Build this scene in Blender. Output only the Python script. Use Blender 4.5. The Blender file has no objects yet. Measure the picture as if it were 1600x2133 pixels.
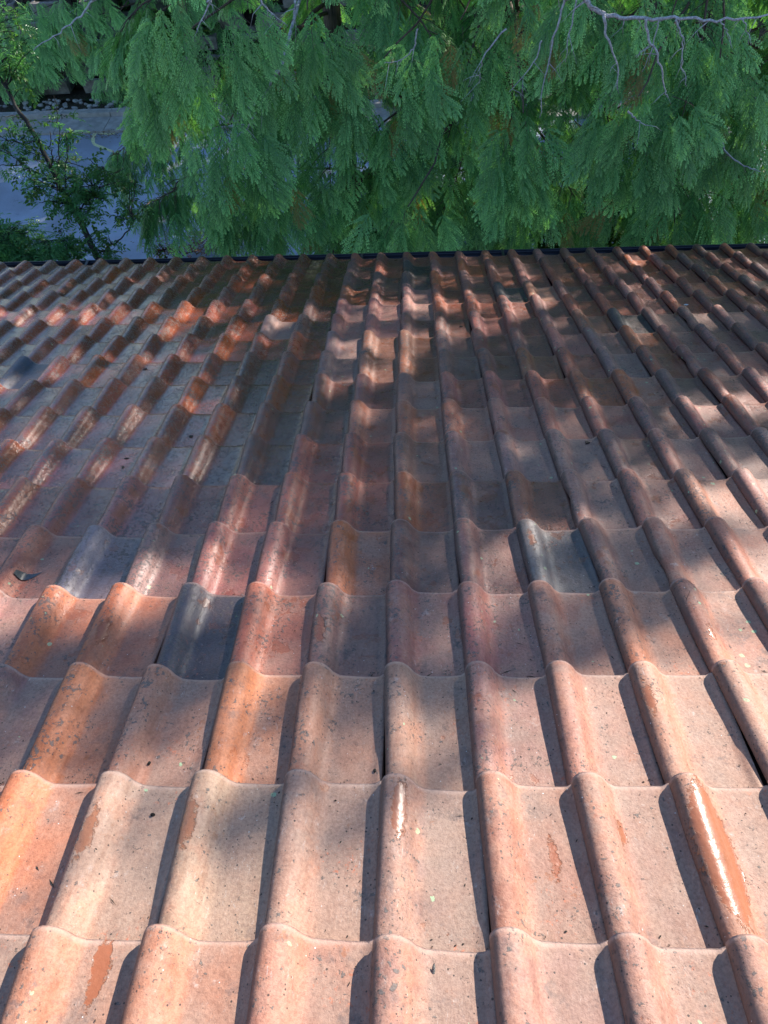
import bpy, math, random
import numpy as np
from mathutils import Vector, Matrix, Euler

rnd = random.Random(7)
R = math.radians
S = bpy.context.scene
COL = S.collection

# ------------------------------------------------------------------ frames
W = 0.215                      # cover width of one tile
RP = 1.643 * W                 # exposed length of one tile
PITCH = R(20)
Z0 = 4.95                      # height of the roof origin above the road
EAVE = 15.83
RM = Matrix.Translation((0, 0, Z0)) @ Matrix.Rotation(-PITCH, 4, 'X')
def roofp(x, y, z=0.0): return RM @ Vector((x, y, z))

# ------------------------------------------------------------------ camera
F_PX = 1540.0
def rot_fit(rx, ry, rz):
    return (Matrix.Rotation(rx, 3, 'X') @ Matrix.Rotation(ry, 3, 'Y') @ Matrix.Rotation(rz, 3, 'Z'))
RC = rot_fit(R(-58.48), R(-1.72), R(-1.79))
cam_d = bpy.data.cameras.new('camera')
cam = bpy.data.objects.new('camera', cam_d); COL.objects.link(cam)
cam.matrix_world = RM @ Matrix.Translation(Vector((0.261 * W, -3.532 * W, 6.583 * W))) @ RC.transposed().to_4x4()
cam_d.sensor_fit = 'VERTICAL'; cam_d.sensor_height = 24
cam_d.lens = F_PX / 2133 * 24
cam_d.clip_start = 0.05; cam_d.clip_end = 900
S.camera = cam
CAMP = cam.matrix_world.translation.copy()
CAMR = cam.matrix_world.to_3x3()
def px(x, y, Y):
    """point on world plane y=Y seen at photo pixel (x, y)"""
    d = CAMR @ Vector(((x - 800) / F_PX, (1066.5 - y) / F_PX, -1))
    return CAMP + d * ((Y - CAMP.y) / d.y)
def pxz(x, y, Z):
    d = CAMR @ Vector(((x - 800) / F_PX, (1066.5 - y) / F_PX, -1))
    return CAMP + d * ((Z - CAMP.z) / d.z)

# ------------------------------------------------------------------ light
SUN = Vector((0.58, 0.677, 0.456)).normalized()
elev = math.asin(SUN.z); azim = math.atan2(SUN.x, SUN.y)
wd = bpy.data.worlds.new('World'); S.world = wd; wd.use_nodes = True
nt = wd.node_tree; nt.nodes.clear()
sky = nt.nodes.new('ShaderNodeTexSky'); sky.sky_type = 'NISHITA'; sky.sun_disc = False
sky.sun_elevation = elev; sky.sun_rotation = azim
sky.air_density = 1.0; sky.dust_density = 0.3; sky.ozone_density = 4.2
bg = nt.nodes.new('ShaderNodeBackground'); bg.inputs['Strength'].default_value = 0.14
wo = nt.nodes.new('ShaderNodeOutputWorld')
nt.links.new(sky.outputs[0], bg.inputs[0]); nt.links.new(bg.outputs[0], wo.inputs[0])
sd = bpy.data.lights.new('sun', 'SUN'); sd.energy = 5.0; sd.angle = R(0.55); sd.color = (1.0, 0.92, 0.83)
sun = bpy.data.objects.new('sun', sd); COL.objects.link(sun)
sun.rotation_euler = (-SUN).to_track_quat('-Z', 'Y').to_euler(); sun.location = (20, 30, 20)
S.view_settings.view_transform = 'Standard'; S.view_settings.look = 'None'
S.view_settings.exposure = 1.02; S.view_settings.gamma = 1.0
S.view_settings.use_curve_mapping = False
S.render.engine = 'CYCLES'
S.cycles.max_bounces = 6; S.cycles.diffuse_bounces = 2; S.cycles.glossy_bounces = 2; S.cycles.transmission_bounces = 3; S.cycles.caustics_reflective = False; S.cycles.caustics_refractive = False

# ------------------------------------------------------------------ object helpers
def link(name, me, mat=None, parent=None):
    o = bpy.data.objects.new(name, me); COL.objects.link(o)
    if mat is not None and me is not None and not me.materials: me.materials.append(mat)
    if parent is not None: o.parent = parent
    return o
def tag(o, label=None, cat=None, group=None, kind=None):
    if label: o['label'] = label
    if cat: o['category'] = cat
    if group: o['group'] = group
    if kind: o['kind'] = kind
    return o
def empty(name, loc=(0, 0, 0)):
    o = bpy.data.objects.new(name, None); COL.objects.link(o); o.location = loc
    o.empty_display_size = 0.1
    return o
def mesh(name, v, f, smooth=False):
    me = bpy.data.meshes.new(name); me.from_pydata([tuple(p) for p in v], [], f)
    if smooth: me.polygons.foreach_set('use_smooth', [True] * len(me.polygons))
    me.update(); return me
def join_lists(parts):
    V = []; F = []
    for v, f in parts:
        b = len(V); V += list(v); F += [tuple(i + b for i in q) for q in f]
    return V, F
def box(x0, x1, y0, y1, z0, z1):
    v = [(x, y, z) for z in (z0, z1) for y in (y0, y1) for x in (x0, x1)]
    return v, [(0, 2, 3, 1), (4, 5, 7, 6), (0, 1, 5, 4), (2, 6, 7, 3), (0, 4, 6, 2), (1, 3, 7, 5)]
def tube(pts, rads, n=6):
    V = []; F = []
    pts = [Vector(p) for p in pts]
    up = Vector((0.13, 0.2, 0.97))
    for i, p in enumerate(pts):
        d = (pts[min(i + 1, len(pts) - 1)] - pts[max(i - 1, 0)])
        d = d.normalized() if d.length > 1e-6 else Vector((0, 0, 1))
        a = d.cross(up)
        if a.length < 1e-3: a = d.cross(Vector((1, 0, 0)))
        a.normalize(); b = d.cross(a)
        for k in range(n):
            t = 2 * math.pi * k / n
            V.append(p + (a * math.cos(t) + b * math.sin(t)) * rads[i])
    for i in range(len(pts) - 1):
        for k in range(n):
            F.append((i * n + k, i * n + (k + 1) % n, (i + 1) * n + (k + 1) % n, (i + 1) * n + k))
    F.append(tuple(range(n))[::-1]); F.append(tuple(range((len(pts) - 1) * n, len(pts) * n)))
    return V, F
def wiggle(pts, amp, sub=4):
    """subdivide a polyline with a Catmull-Rom curve and add a little crookedness"""
    P = [Vector(p) for p in pts]; out = []
    for i in range(len(P) - 1):
        p0 = P[max(i - 1, 0)]; p1 = P[i]; p2 = P[i + 1]; p3 = P[min(i + 2, len(P) - 1)]
        for k in range(sub):
            t = k / sub
            q = 0.5 * ((2 * p1) + (p2 - p0) * t + (2 * p0 - 5 * p1 + 4 * p2 - p3) * t * t + (3 * p1 - p0 - 3 * p2 + p3) * t ** 3)
            if i or k: q = q + Vector([rnd.gauss(0, amp) for _ in range(3)])
            out.append(q)
    out.append(P[-1]); return out

# ------------------------------------------------------------------ material helpers
class NT:
    def __init__(s, name):
        s.m = bpy.data.materials.new(name); s.m.use_nodes = True
        s.t = s.m.node_tree; s.t.nodes.clear()
        s.out = s.t.nodes.new('ShaderNodeOutputMaterial')
    def node(s, typ, ins=None, **kw):
        n = s.t.nodes.new(typ)
        for k, v in kw.items(): setattr(n, k, v)
        for k, v in (ins or {}).items():
            sock = n.inputs[k]
            if isinstance(v, bpy.types.NodeSocket): s.t.links.new(v, sock)
            else: sock.default_value = v
        return n
    def math(s, op, a, b=0.0, c=0.0, clamp=False):
        return s.node('ShaderNodeMath', {0: a, 1: b, 2: c}, operation=op, use_clamp=clamp).outputs[0]
    def rng(s, v, a, b, c=0.0, d=1.0, smooth=True):
        n = s.node('ShaderNodeMapRange', {'Value': v, 'From Min': a, 'From Max': b, 'To Min': c, 'To Max': d})
        if smooth: n.interpolation_type = 'SMOOTHSTEP'
        return n.outputs[0]
    def noise(s, vec, scale, detail=4, rough=0.55, w=None, dist=0.0):
        ins = {'Vector': vec, 'Scale': scale, 'Detail': detail, 'Roughness': rough, 'Distortion': dist}
        n = s.t.nodes.new('ShaderNodeTexNoise')
        if w is not None: n.noise_dimensions = '4D'; ins['W'] = w
        for k, v in ins.items():
            if isinstance(v, bpy.types.NodeSocket): s.t.links.new(v, n.inputs[k])
            else: n.inputs[k].default_value = v
        return n.outputs[0]
    def voro(s, vec, scale, rand=1.0):
        n = s.node('ShaderNodeTexVoronoi', {'Vector': vec, 'Scale': scale, 'Randomness': rand})
        return n.outputs['Distance'], n.outputs['Color']
    def mix(s, f, a, b, mode='MIX'):
        n = s.node('ShaderNodeMix', data_type='RGBA', blend_type=mode)
        for sock, v in ((n.inputs[0], f), (n.inputs[6], a), (n.inputs[7], b)):
            if isinstance(v, bpy.types.NodeSocket): s.t.links.new(v, sock)
            elif isinstance(v, tuple) and len(v) == 3: sock.default_value = (*v, 1)
            else: sock.default_value = v
        return n.outputs[2]
    def vmath(s, op, a, b=(0, 0, 0)):
        return s.node('ShaderNodeVectorMath', {0: a, 1: b}, operation=op).outputs[0]
    def sep(s, v): return s.node('ShaderNodeSeparateXYZ', {0: v}).outputs
    def comb(s, x, y, z): return s.node('ShaderNodeCombineXYZ', {0: x, 1: y, 2: z}).outputs[0]
    def bump(s, h, strength, dist): return s.node('ShaderNodeBump', {'Height': h, 'Strength': strength, 'Distance': dist}).outputs[0]
    def surf(s, color, rough, bump=None, spec=0.5, **kw):
        ins = {'Base Color': color if isinstance(color, bpy.types.NodeSocket) else (*color, 1), 'Roughness': rough, 'Specular IOR Level': spec}
        if bump is not None: ins['Normal'] = bump
        ins.update(kw)
        b = s.node('ShaderNodeBsdfPrincipled', ins)
        s.t.links.new(b.outputs[0], s.out.inputs[0]); return b
def simple(name, col, rough=0.7, nscale=20, var=0.25, bumpd=0.002, spec=0.4):
    m = NT(name); P = m.node('ShaderNodeTexCoord').outputs['Object']
    a = m.noise(P, nscale, 5); b = m.noise(P, nscale * 7, 3)
    c = m.mix(m.rng(a, .3, .7), tuple(x * (1 - var) for x in col), tuple(min(1, x * (1 + var)) for x in col))
    m.surf(c, rough, m.bump(m.math('ADD', a, b), 0.5, bumpd), spec)
    return m.m

def tile_material(name, joined):
    m = NT(name)
    P = m.node('ShaderNodeTexCoord').outputs['Object']
    if joined:
        at = m.node('ShaderNodeAttribute', attribute_name='tint')
        tint = at.outputs['Color']; damp = at.outputs['Alpha']
        uv = m.node('ShaderNodeAttribute', attribute_name='local').outputs['Vector']
        rr = m.math('MULTIPLY', m.node('ShaderNodeAttribute', attribute_name='seed').outputs['Fac'], 1.0)
        L = uv; wetv = m.comb(0., 0., 0.)
    else:
        oi = m.node('ShaderNodeObjectInfo')
        tint = oi.outputs['Color']; damp = oi.outputs['Alpha']; rr = oi.outputs['Random']; L = P
        wetv = m.node('ShaderNodeAttribute', attribute_name='wet_patch', attribute_type='OBJECT').outputs['Vector']
    w = m.math('MULTIPLY', rr, 61.0)
    P = L
    off = m.vmath('ADD', P, m.comb(w, m.math('MULTIPLY', w, 1.7), 0.))
    lx, ly, lz = m.sep(L)
    big = m.noise(P, 9, 3, .55, w)
    mid = m.noise(P, 34, 6, .66, m.math('ADD', w, 9.))
    fin = m.noise(P, 420, 3, .6, w)
    grit = m.noise(P, 140, 4, .7, m.math('ADD', w, 3.))
    streak = m.noise(m.vmath('MULTIPLY', P, (1., .16, 1.)), 60, 4, .6, m.math('ADD', w, 21.))
    # fired clay with a chalky weathered skin over it
    chalk = m.mix(m.rng(m.noise(P, 16, 4, .6, m.math('ADD', w, 33.)), .35, .65), (.54, .265, .165), (.43, .295, .22))
    tint2 = m.mix(m.rng(streak, .3, .75), tint, m.mix(1., tint, (.80, .70, .66), 'MULTIPLY'))
    k1 = m.rng(m.math('ADD', m.math('MULTIPLY', big, .55), m.math('MULTIPLY', mid, .45)), .40, .60)
    drywt = m.math('MULTIPLY', m.rng(damp, 0., 1., .60, .16), m.rng(m.sep(tint)[0], .47, .56, 1., .45))
    tr_ = m.sep(tint)
    redness = m.rng(m.math('SUBTRACT', tr_[0], tr_[2]), .0, .08, .22, 1.)
    col = m.mix(m.math('MULTIPLY', m.math('MULTIPLY', k1, drywt), redness), tint2, chalk)
    # dust and grey silt settle in the flat pan, the roll stays cleaner
    pan = m.rng(m.math('ADD', lx, m.math('MULTIPLY', m.math('SUBTRACT', mid, .5), .025)), .090, .110)
    col = m.mix(m.math('MULTIPLY', m.math('MULTIPLY', m.math('MULTIPLY', pan, redness), m.rng(damp, .2, .9, 1., .2)), m.rng(big, .3, .7, .4, .9)), col, m.mix(1., (.44, .335, .265), m.mix(.40, (1., 1., 1.), tint), 'MULTIPLY'))
    # bare orange scuffs
    sc = m.math('MULTIPLY', m.rng(m.noise(P, 85, 5, .75, m.math('ADD', w, 5.)), .57, .62), m.rng(m.noise(P, 7, 2, .5, m.math('ADD', w, 71.)), .54, .66))
    col = m.mix(m.math('MULTIPLY', sc, .75), col, (.52, .17, .09))
    # pale mineral bloom
    bl = m.math('MULTIPLY', m.rng(mid, .58, .74), m.rng(m.noise(P, 11, 3, .6, m.math('ADD', w, 17.)), .48, .64))
    col = m.mix(m.math('MULTIPLY', bl, m.rng(damp, 0., 1., .7, .3)), col, (.55, .50, .46))
    # broad soot-grey weathering stains with ragged edges
    st1 = m.noise(P, 19, 6, .72, m.math('ADD', w, 64.))
    stn = m.math('MULTIPLY', m.rng(st1, .53, .63), m.rng(m.noise(P, 6, 2, .5, m.math('ADD', w, 19.)), .40, .66))
    col = m.mix(m.math('MULTIPLY', stn, .62), col, (.15, .115, .105))
    # run-off streaks and scrubbed pale strokes down the slope
    rs = m.noise(m.vmath('MULTIPLY', off, (1., .12, 1.)), 95, 5, .7)
    col = m.mix(m.rng(rs, .56, .74, 0., .35), col, m.mix(1., col, (.62, .55, .52), 'MULTIPLY'))
    sk = m.math('MULTIPLY', m.rng(m.noise(m.vmath('MULTIPLY', off, (1., .35, 1.)), 130, 6, .78, None, .6), .56, .66), m.rng(m.noise(P, 13, 3, .6, m.math('ADD', w, 27.)), .50, .66))
    col = m.mix(m.math('MULTIPLY', sk, m.rng(damp, 0., 1., .55, .2)), col, (.60, .56, .52))
    # thin film of darker damp clay with ragged outlines
    dp = m.rng(m.noise(P, 24, 7, .74, m.math('ADD', w, 83.)), .60, .625)
    dpm = m.math('MULTIPLY', dp, m.rng(m.noise(P, 5, 2, .5, m.math('ADD', w, 29.)), .48, .56))
    col = m.mix(m.math('MULTIPLY', dpm, .6), col, m.mix(1., m.mix(.5, tint, (.48, .20, .085)), (.78, .72, .66), 'MULTIPLY'))
    # grain
    col = m.mix(m.rng(grit, .35, .72, 0., .75), col, m.mix(1., col, (.60, .56, .55), 'MULTIPLY'))
    col = m.mix(m.rng(fin, .35, .7, 0., .38), col, m.mix(1., col, (1.22, 1.15, 1.1), 'MULTIPLY'))
    # grey and black lichen crusts, thicker on the rolls and near the nose
    rollm = m.rng(lx, 0.085, 0.03, 0.0, 1.0)
    ln = m.noise(P, 95, 4, .62, m.math('ADD', w, 41.))
    zone = m.noise(P, 12, 3, .6, m.math('ADD', w, 52.))
    lth = m.math('ADD', m.math('MULTIPLY', m.math('ADD', zone, m.math('MULTIPLY', damp, .24)), .50), m.math('MULTIPLY', rollm, .055))
    lmask = m.rng(m.math('ADD', ln, lth), .925, .95)
    ln2 = m.noise(P, 240, 3, .6, m.math('ADD', w, 13.))
    lm2 = m.rng(m.math('ADD', ln2, m.math('MULTIPLY', zone, .36)), .86, .885)
    col = m.mix(m.math('MULTIPLY', lm2, .7), col, (.07, .06, .055))
    col = m.mix(m.math('MULTIPLY', lmask, .78), col, m.mix(m.rng(fin, .3, .7), (.075, .075, .07), (.17, .165, .15)))
    # dirt held along the seam edge and in the valley
    dn = m.noise(P, 45, 5, .7, m.math('ADD', w, 77.))
    edge = m.rng(m.math('ADD', lx, m.math('MULTIPLY', dn, -.016)), .010, -.002)
    col = m.mix(m.math('MULTIPLY', edge, .7), col, (.07, .055, .05))
    tail = m.rng(m.math('ADD', ly, m.math('MULTIPLY', dn, .05)), -.322, -.342)
    col = m.mix(m.math('MULTIPLY', tail, .6), col, (.10, .075, .065))
    # black specks, white specks, small green lichens
    d1, c1 = m.voro(off, 120); s1 = m.sep(c1)
    spk = m.math('MULTIPLY', m.math('LESS_THAN', d1, m.math('MULTIPLY', s1[1], .28)), m.math('GREATER_THAN', m.math('ADD', s1[0], m.math('MULTIPLY', zone, .9)), 1.27))
    col = m.mix(m.math('MULTIPLY', spk, .85), col, (.035, .032, .03))
    d2, c2 = m.voro(m.vmath('ADD', off, (3.1, .7, 0.)), 75); s2 = m.sep(c2)
    ws = m.math('MULTIPLY', m.math('LESS_THAN', d2, m.math('MULTIPLY', s2[1], .11)), m.math('GREATER_THAN', s2[0], .82))
    col = m.mix(ws, col, (.6, .62, .6))
    d3, c3 = m.voro(m.vmath('ADD', m.vmath('ADD', off, (9.1, 4.7, 0.)), m.vmath('MULTIPLY', m.comb(ln, mid, 0.), (.02, .02, 0.))), 30); s3 = m.sep(c3)
    gl = m.math('MULTIPLY', m.math('LESS_THAN', d3, m.math('MULTIPLY', s3[1], .22)), m.math('GREATER_THAN', s3[0], .90))
    col = m.mix(m.math('MULTIPLY', gl, m.rng(grit, .3, .6, .4, 1.)), col, (.34, .47, .27))
    # worn pale lip at the nose
    lip = m.rng(m.math('ADD', ly, m.math('MULTIPLY', mid, .010)), -.010, -.001)
    col = m.mix(m.math('MULTIPLY', lip, .35), col, (.50, .36, .30))
    # standing water / wet patches
    wx, wy, wr = m.sep(wetv)
    wn = m.noise(P, 60, 6, .68, w)
    ex = m.math('MULTIPLY', m.math('SUBTRACT', lx, wx), 3.4)
    ey = m.math('SUBTRACT', ly, wy)
    dd = m.math('SQRT', m.math('ADD', m.math('MULTIPLY', ex, ex), m.math('MULTIPLY', ey, ey)))
    dd = m.math('ADD', dd, m.math('MULTIPLY', m.math('SUBTRACT', wn, .5), .16))
    wet = m.math('MULTIPLY', m.rng(m.math('SUBTRACT', wr, dd), -.004, .009), m.math('GREATER_THAN', wr, .004))
    film_n = m.noise(P, 13, 5, .68, m.math('ADD', w, 90.))
    film = m.rng(m.math('ADD', film_n, m.math('MULTIPLY', damp, .17)), .66, .70)
    allwet = m.math('MAXIMUM', wet, m.math('MULTIPLY', film, .62))
    wetcol = m.mix(.65, m.mix(1., col, (.60, .46, .40), 'MULTIPLY'), m.mix(1., m.mix(.5, tint, (.50, .19, .07)), (.80, .62, .5), 'MULTIPLY'))
    col = m.mix(allwet, col, wetcol)
    col = m.mix(m.rng(damp, 0., 1., 0., .8), col, m.mix(1., col, (.66, .44, .44), 'MULTIPLY'))
    pan_damp_shade = m.math('MULTIPLY', pan, m.rng(damp, .25, .8))
    col = m.mix(m.math('MULTIPLY', pan_damp_shade, .7), col, m.mix(1., col, (.46, .37, .39), 'MULTIPLY'))  # wet film in the pans, with shade between rolls put into the colour
    ro = m.math('SUBTRACT', m.rng(damp, 0., 1., .60, .27, smooth=False), m.rng(damp, .75, 1., 0., .08))
    ro = m.math('ADD', ro, m.rng(mid, .3, .7, -.07, .12))
    ro = m.math('ADD', ro, m.math('MULTIPLY', lmask, .15)); ro = m.math('SUBTRACT', ro, m.math('MULTIPLY', pan_damp_shade, .08))
    ro = m.node('ShaderNodeMix', {0: m.math('MULTIPLY', wet, 1.0), 2: ro, 3: .30}).outputs[0]
    ro = m.node('ShaderNodeMix', {0: m.math('MULTIPLY', film, .5), 2: ro, 3: .25}).outputs[0]
    dry = m.math('MULTIPLY', m.math('SUBTRACT', 1., m.math('MULTIPLY', allwet, .55)), m.rng(damp, .6, 1., 1., .5))
    h = m.math('ADD', m.math('MULTIPLY', grit, .55), m.math('MULTIPLY', mid, .9))
    h = m.math('ADD', h, m.math('MULTIPLY', fin, .22))
    h = m.math('ADD', h, m.math('MULTIPLY', lmask, .35))
    h = m.math('MULTIPLY', h, dry); h = m.math('ADD', h, m.math('MULTIPLY', m.math('MULTIPLY', wet, m.math('SUBTRACT', m.noise(P, 60, 1, .5, w), .5)), .6))
    b = m.bump(h, 1.0, .0023)
    m.surf(col, ro, b, m.math('MAXIMUM', m.rng(damp, .1, 1., .28, .6), m.math('MULTIPLY', wet, .5)))
    return m.m
M_TILE = tile_material('fired_clay_tile', False)
M_TILEJ = tile_material('fired_clay_tile_field', True)

# ------------------------------------------------------------------ roof tiles
PROF = [(.000, .064), (.000, .090), (.010, .118), (.036, .160), (.078, .187), (.130, .199), (.185, .197), (.238, .180), (.288, .148),
        (.332, .106), (.372, .064), (.412, .030), (.458, .008), (.530, .000), (.660, -.003), (.800, -.003),
        (.900, .001), (.955, .010), (.992, .036), (1.050, .054)]
PROF = [(a, b * 1.17 if a < .46 and b > .1 else b) for a, b in PROF]
TLEN = RP + 0.060
RISE = 0.0255
def tile_mesh(name, seed, chip=None, noselift=0.0):
    r = random.Random(seed)
    ys = [-TLEN, -RP * .99, -RP * .72, -RP * .45, -RP * .2, -.022, -.006, -.0005]
    n = len(PROF); V = []; F = []
    ph = [r.uniform(0, 6.3) for _ in range(6)]
    bow = r.uniform(-.0012, .0012); tw = r.uniform(-.0014, .0014); flare = r.uniform(.0012, .0030)
    rings = []
    for yi, y in enumerate(ys):
        t = 1 + y / TLEN
        ring = []
        for i, (a, b) in enumerate(PROF):
            u = min(1, max(0, t / .85)); u = u * u * (3 - 2 * u); sc = 1 - .24 * (1 - u)
            aa = .20 + (a - .20) * (1 - .17 * (1 - u)) if a < .46 else a
            x = aa * W; z = b * W * (sc if a < .46 else 1)
            zz = z + (y / RP) * RISE + bow * math.sin(math.pi * t) + tw * (a - .5) * (t - .5) * 2
            zz += .0006 * math.sin(9 * a + ph[0] + 5 * t) + .0005 * math.sin(17 * t + ph[1])
            x += .0008 * math.sin(6 * t + ph[2]) * (1 if a < .5 else .4)
            yy = y + .0015 * math.sin(5 * a + ph[3]) * (t > .9)
            if yi >= 4: zz += flare * (b > .02) * (.35 if yi == 4 else 1)
            if yi == 7: zz -= .0035
            elif yi == 6: zz -= .0008
            if chip:
                cy, cr, side = chip
                d = abs(y - cy)
                if side == 'left' and i < 4 and d < cr: x += .020 * (1 - (d / cr) ** 2) * (1 - i / 4); zz += .004 * (1 - i / 4)
                if side == 'nose' and 7 <= i <= 10 and yi >= 6: yy -= .018 * (1 - abs(i - 8.5) / 2.2)
            ring.append((x, yy, zz))
        rings.append(ring)
    for ring in rings: V += ring
    nr = len(rings)
    for j in range(nr - 1):
        for i in range(n - 1):
            F.append((j * n + i, j * n + i + 1, (j + 1) * n + i + 1, (j + 1) * n + i))
    top = len(F)
    # underside
    b0 = len(V); sel = [0, 3, nr - 1]
    th = .0115
    for s_ in sel:
        ring = rings[s_]
        for i, (x, y, z) in enumerate(ring):
            p0 = ring[max(i - 1, 0)]; p1 = ring[min(i + 1, n - 1)]
            tx, tz = p1[0] - p0[0], p1[2] - p0[2]; l = math.hypot(tx, tz)
            V.append((x + tz / l * th, y - (0.0005 if s_ else 0), z - tx / l * th))
    for j in range(2):
        for i in range(n - 1):
            a = b0 + j * n + i; F.append((a, a + n, a + n + 1, a + 1))
    # rims
    for (ra, rb, flip) in ((0, b0, True), ((nr - 1) * n, b0 + 2 * n, False)):
        for i in range(n - 1):
            q = (ra + i, ra + i + 1, rb + i + 1, rb + i); F.append(q[::-1] if not flip else q)
    for i in (0, n - 1):
        lo = [b0 + i, b0 + n + i, b0 + 2 * n + i]; hi = [j * n + i for j in range(nr)]
        poly = hi + lo[::-1]
        F.append(tuple(poly if i == 0 else poly[::-1]))
    me = mesh(name, V, F)
    sm = [k < top or (top + 0 <= k < top + 2 * (n - 1)) for k in range(len(F))]
    me.polygons.foreach_set('use_smooth', sm)
    me.update()
    return me
VARI = [tile_mesh('roof_tile_mesh', 100 + i) for i in range(7)]
CHIP_L = tile_mesh('chipped_tile_mesh', 55, chip=(-.275, .030, 'left'))
CHIP_N = tile_mesh('cracked_tile_mesh', 56, chip=(0, 0, 'nose'))
CHIP_M = tile_mesh('chipped_tile_mesh', 57, chip=(-.17, .022, 'left'))

house = empty('house', (0, 0, 0))
tag(house, 'house roof of weathered red clay tiles sloping down to a black gutter', 'house')

SPECIAL = {  # (column, nose row) -> tint, damp
    (-3, 3): ((.07, .08, .105), .6), (2, 4): ((.15, .165, .17), .5), (-5, 4): ((.20, .21, .25), .6), (3, 13): ((.06, .07, .08), .5), (6, 11): ((.05, .06, .07), .5), (-10, 9): ((.05, .085, .14), .5),  # the mid-left grey-blue tile has sky sheen put into its tint
    (0, 15): ((.07, .075, .085), .6),
    (-2, 9): ((.24, .16, .15), .5), (-2, 10): ((.27, .17, .17), .4), (0, 14): ((.12, .09, .09), .5), (1, 9): ((.20, .12, .10), .5), (-4, 11): ((.24, .17, .16), .4),
    (-1, 3): ((.28, .16, .13), .5), (-4, 2): ((.55, .20, .085), .28), (-2, 2): ((.56, .21, .09), .25), (-3, 2): ((.46, .22, .14), .25), (-1, 2): ((.42, .22, .14), .3),
    (-4, 1): ((.56, .19, .085), .12), (0, 7): ((.42, .16, .09), .45), (1, 7): ((.46, .17, .10), .4), (2, 7): ((.44, .19, .14), .35), (-1, 7): ((.40, .15, .09), .5),
    (3, 7): ((.42, .17, .12), .4), (3, 6): ((.34, .20, .16), .3), (0, 6): ((.26, .13, .09), .5), (1, 6): ((.34, .18, .15), .4), (2, 6): ((.30, .18, .16), .3),
    (0, 8): ((.27, .15, .12), .4), (0, 9): ((.34, .14, .07), .6), (0, 10): ((.27, .13, .08), .6), (-1, 10): ((.27, .13, .08), .6), (-1, 9): ((.24, .12, .08), .6),
    (-2, 11): ((.40, .16, .13), .4), (-1, 11): ((.42, .16, .14), .4), (-1, 12): ((.42, .17, .15), .4), (-2, 12): ((.42, .18, .16), .4), (0, 12): ((.36, .18, .16), .4), (0, 13): ((.38, .19, .17), .4),
    (3, 9): ((.36, .15, .07), .55), (5, 11): ((.36, .14, .07), .5), (4, 13): ((.40, .18, .10), .4), (-2, 1): ((.42, .29, .20), .05), (-1, 1): ((.42, .26, .19), .05), (-3, 1): ((.44, .30, .22), .05),
    (3, 1): ((.46, .24, .16), .10), (4, 1): ((.45, .33, .28), .05), (3, 2): ((.46, .25, .17), .05), (4, 2): ((.47, .27, .19), .05), (2, 2): ((.44, .22, .16), .08), (0, 2): ((.44, .26, .18), .10), (1, 2): ((.40, .20, .16), .25),
}
WET = {(0, 1): (.045, -.085, .062), (3, 1): (.050, -.17, .15), (-2, 1): (.022, -.13, .055), (-3, 1): (.030, -.15, .055), (3, 2): (.020, -.12, .045), (2, 4): (.035, -.11, .040),
       (2, 1): (.085, -.12, .030), (4, 3): (.045, -.22, .028), (-3, 0): (.14, -.05, .06), (-1, 3): (.03, -.2, .05), (-4, 3): (.05, -.2, .05), (1, 1): (.150, -.17, .035)}
PAL = [(.48, .155, .09), (.43, .145, .10), (.35, .13, .11), (.44, .18, .145), (.26, .11, .09), (.52, .165, .065), (.37, .185, .16), (.27, .14, .12), (.30, .19, .17)]

def tile_look(k, j):
    r = random.Random(k * 131 + j * 977 + 5)
    c = r.choice(PAL); v = r.uniform(.68, 1.18)
    c = tuple(x * v for x in c)
    damp = min(1, max(0, (j - 1.6) / 4.5)) * .8
    if k > 0: damp -= min(.35, k * .07) * (1 if j < 12 else 0)
    if k < -1 and j > 2: damp += .15
    damp = min(1, max(0.02, damp + r.uniform(-.15, .15)))
    if j > 4: damp = min(damp, .60 + .05 * max(0, -k))
    if j <= 1: c = tuple(a * .55 + b * .45 for a, b in zip(c, (.43, .27, .20)))
    if k > 1 and j < 7: c = tuple(a * .6 + b * .4 for a, b in zip(c, (.44, .26, .19)))
    if k < -2 and j > 5: c = tuple(a * .85 for a in c); damp = min(1, damp + (.12 + .03 * (j - 5)) * min(1, (-k - 1) / 6))
    if (k, j) in SPECIAL: c, damp = SPECIAL[(k, j)]
    return c, damp, r

cells = []
RCt = RC
def proj(p):
    v = RC @ (Vector(p) - Vector((0.261 * W, -3.532 * W, 6.583 * W)))
    if v.z > -.1: return None
    return 800 - F_PX * v.x / v.z, 1066.5 + F_PX * v.y / v.z, -v.z
for j in range(-5, 17):
    for k in range(-25, 24):
        X0 = (k - .14) * W; Yn = (j if j < 16 else EAVE) * RP
        c = proj((X0 + W * .5, Yn - RP * .5, 0))
        vis = 0
        if c:
            sx = F_PX * W / c[2]
            if -sx * .75 < c[0] < 1600 + sx * .75 and c[1] < 2133 + sx * 1.1: vis = sx
        cells.append((vis, k, j, X0, Yn))
cells.sort(key=lambda c: -c[0])
single = [c for c in cells[:292] if c[0] > 0]
rest = [c for c in cells if c not in set(single)]
def tile_matrix(k, j, X0, Yn, r):
    # the roof sags a little and no tile lies exactly true
    sag = .006 * math.sin(X0 * 1.3 + 1.0) * math.sin(Yn * .9 + .4)
    loc = Vector((X0 + r.gauss(0, .0022) + .0025 * math.sin(j * 1.7 + k * .13), Yn + r.gauss(0, .0042), sag + abs(r.gauss(0, .0008))))
    rot = Euler((r.gauss(0, .007), r.gauss(0, .011), r.gauss(0, .014)))
    return RM @ Matrix.LocRotScale(loc, rot, None)
TILES = {}
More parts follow.
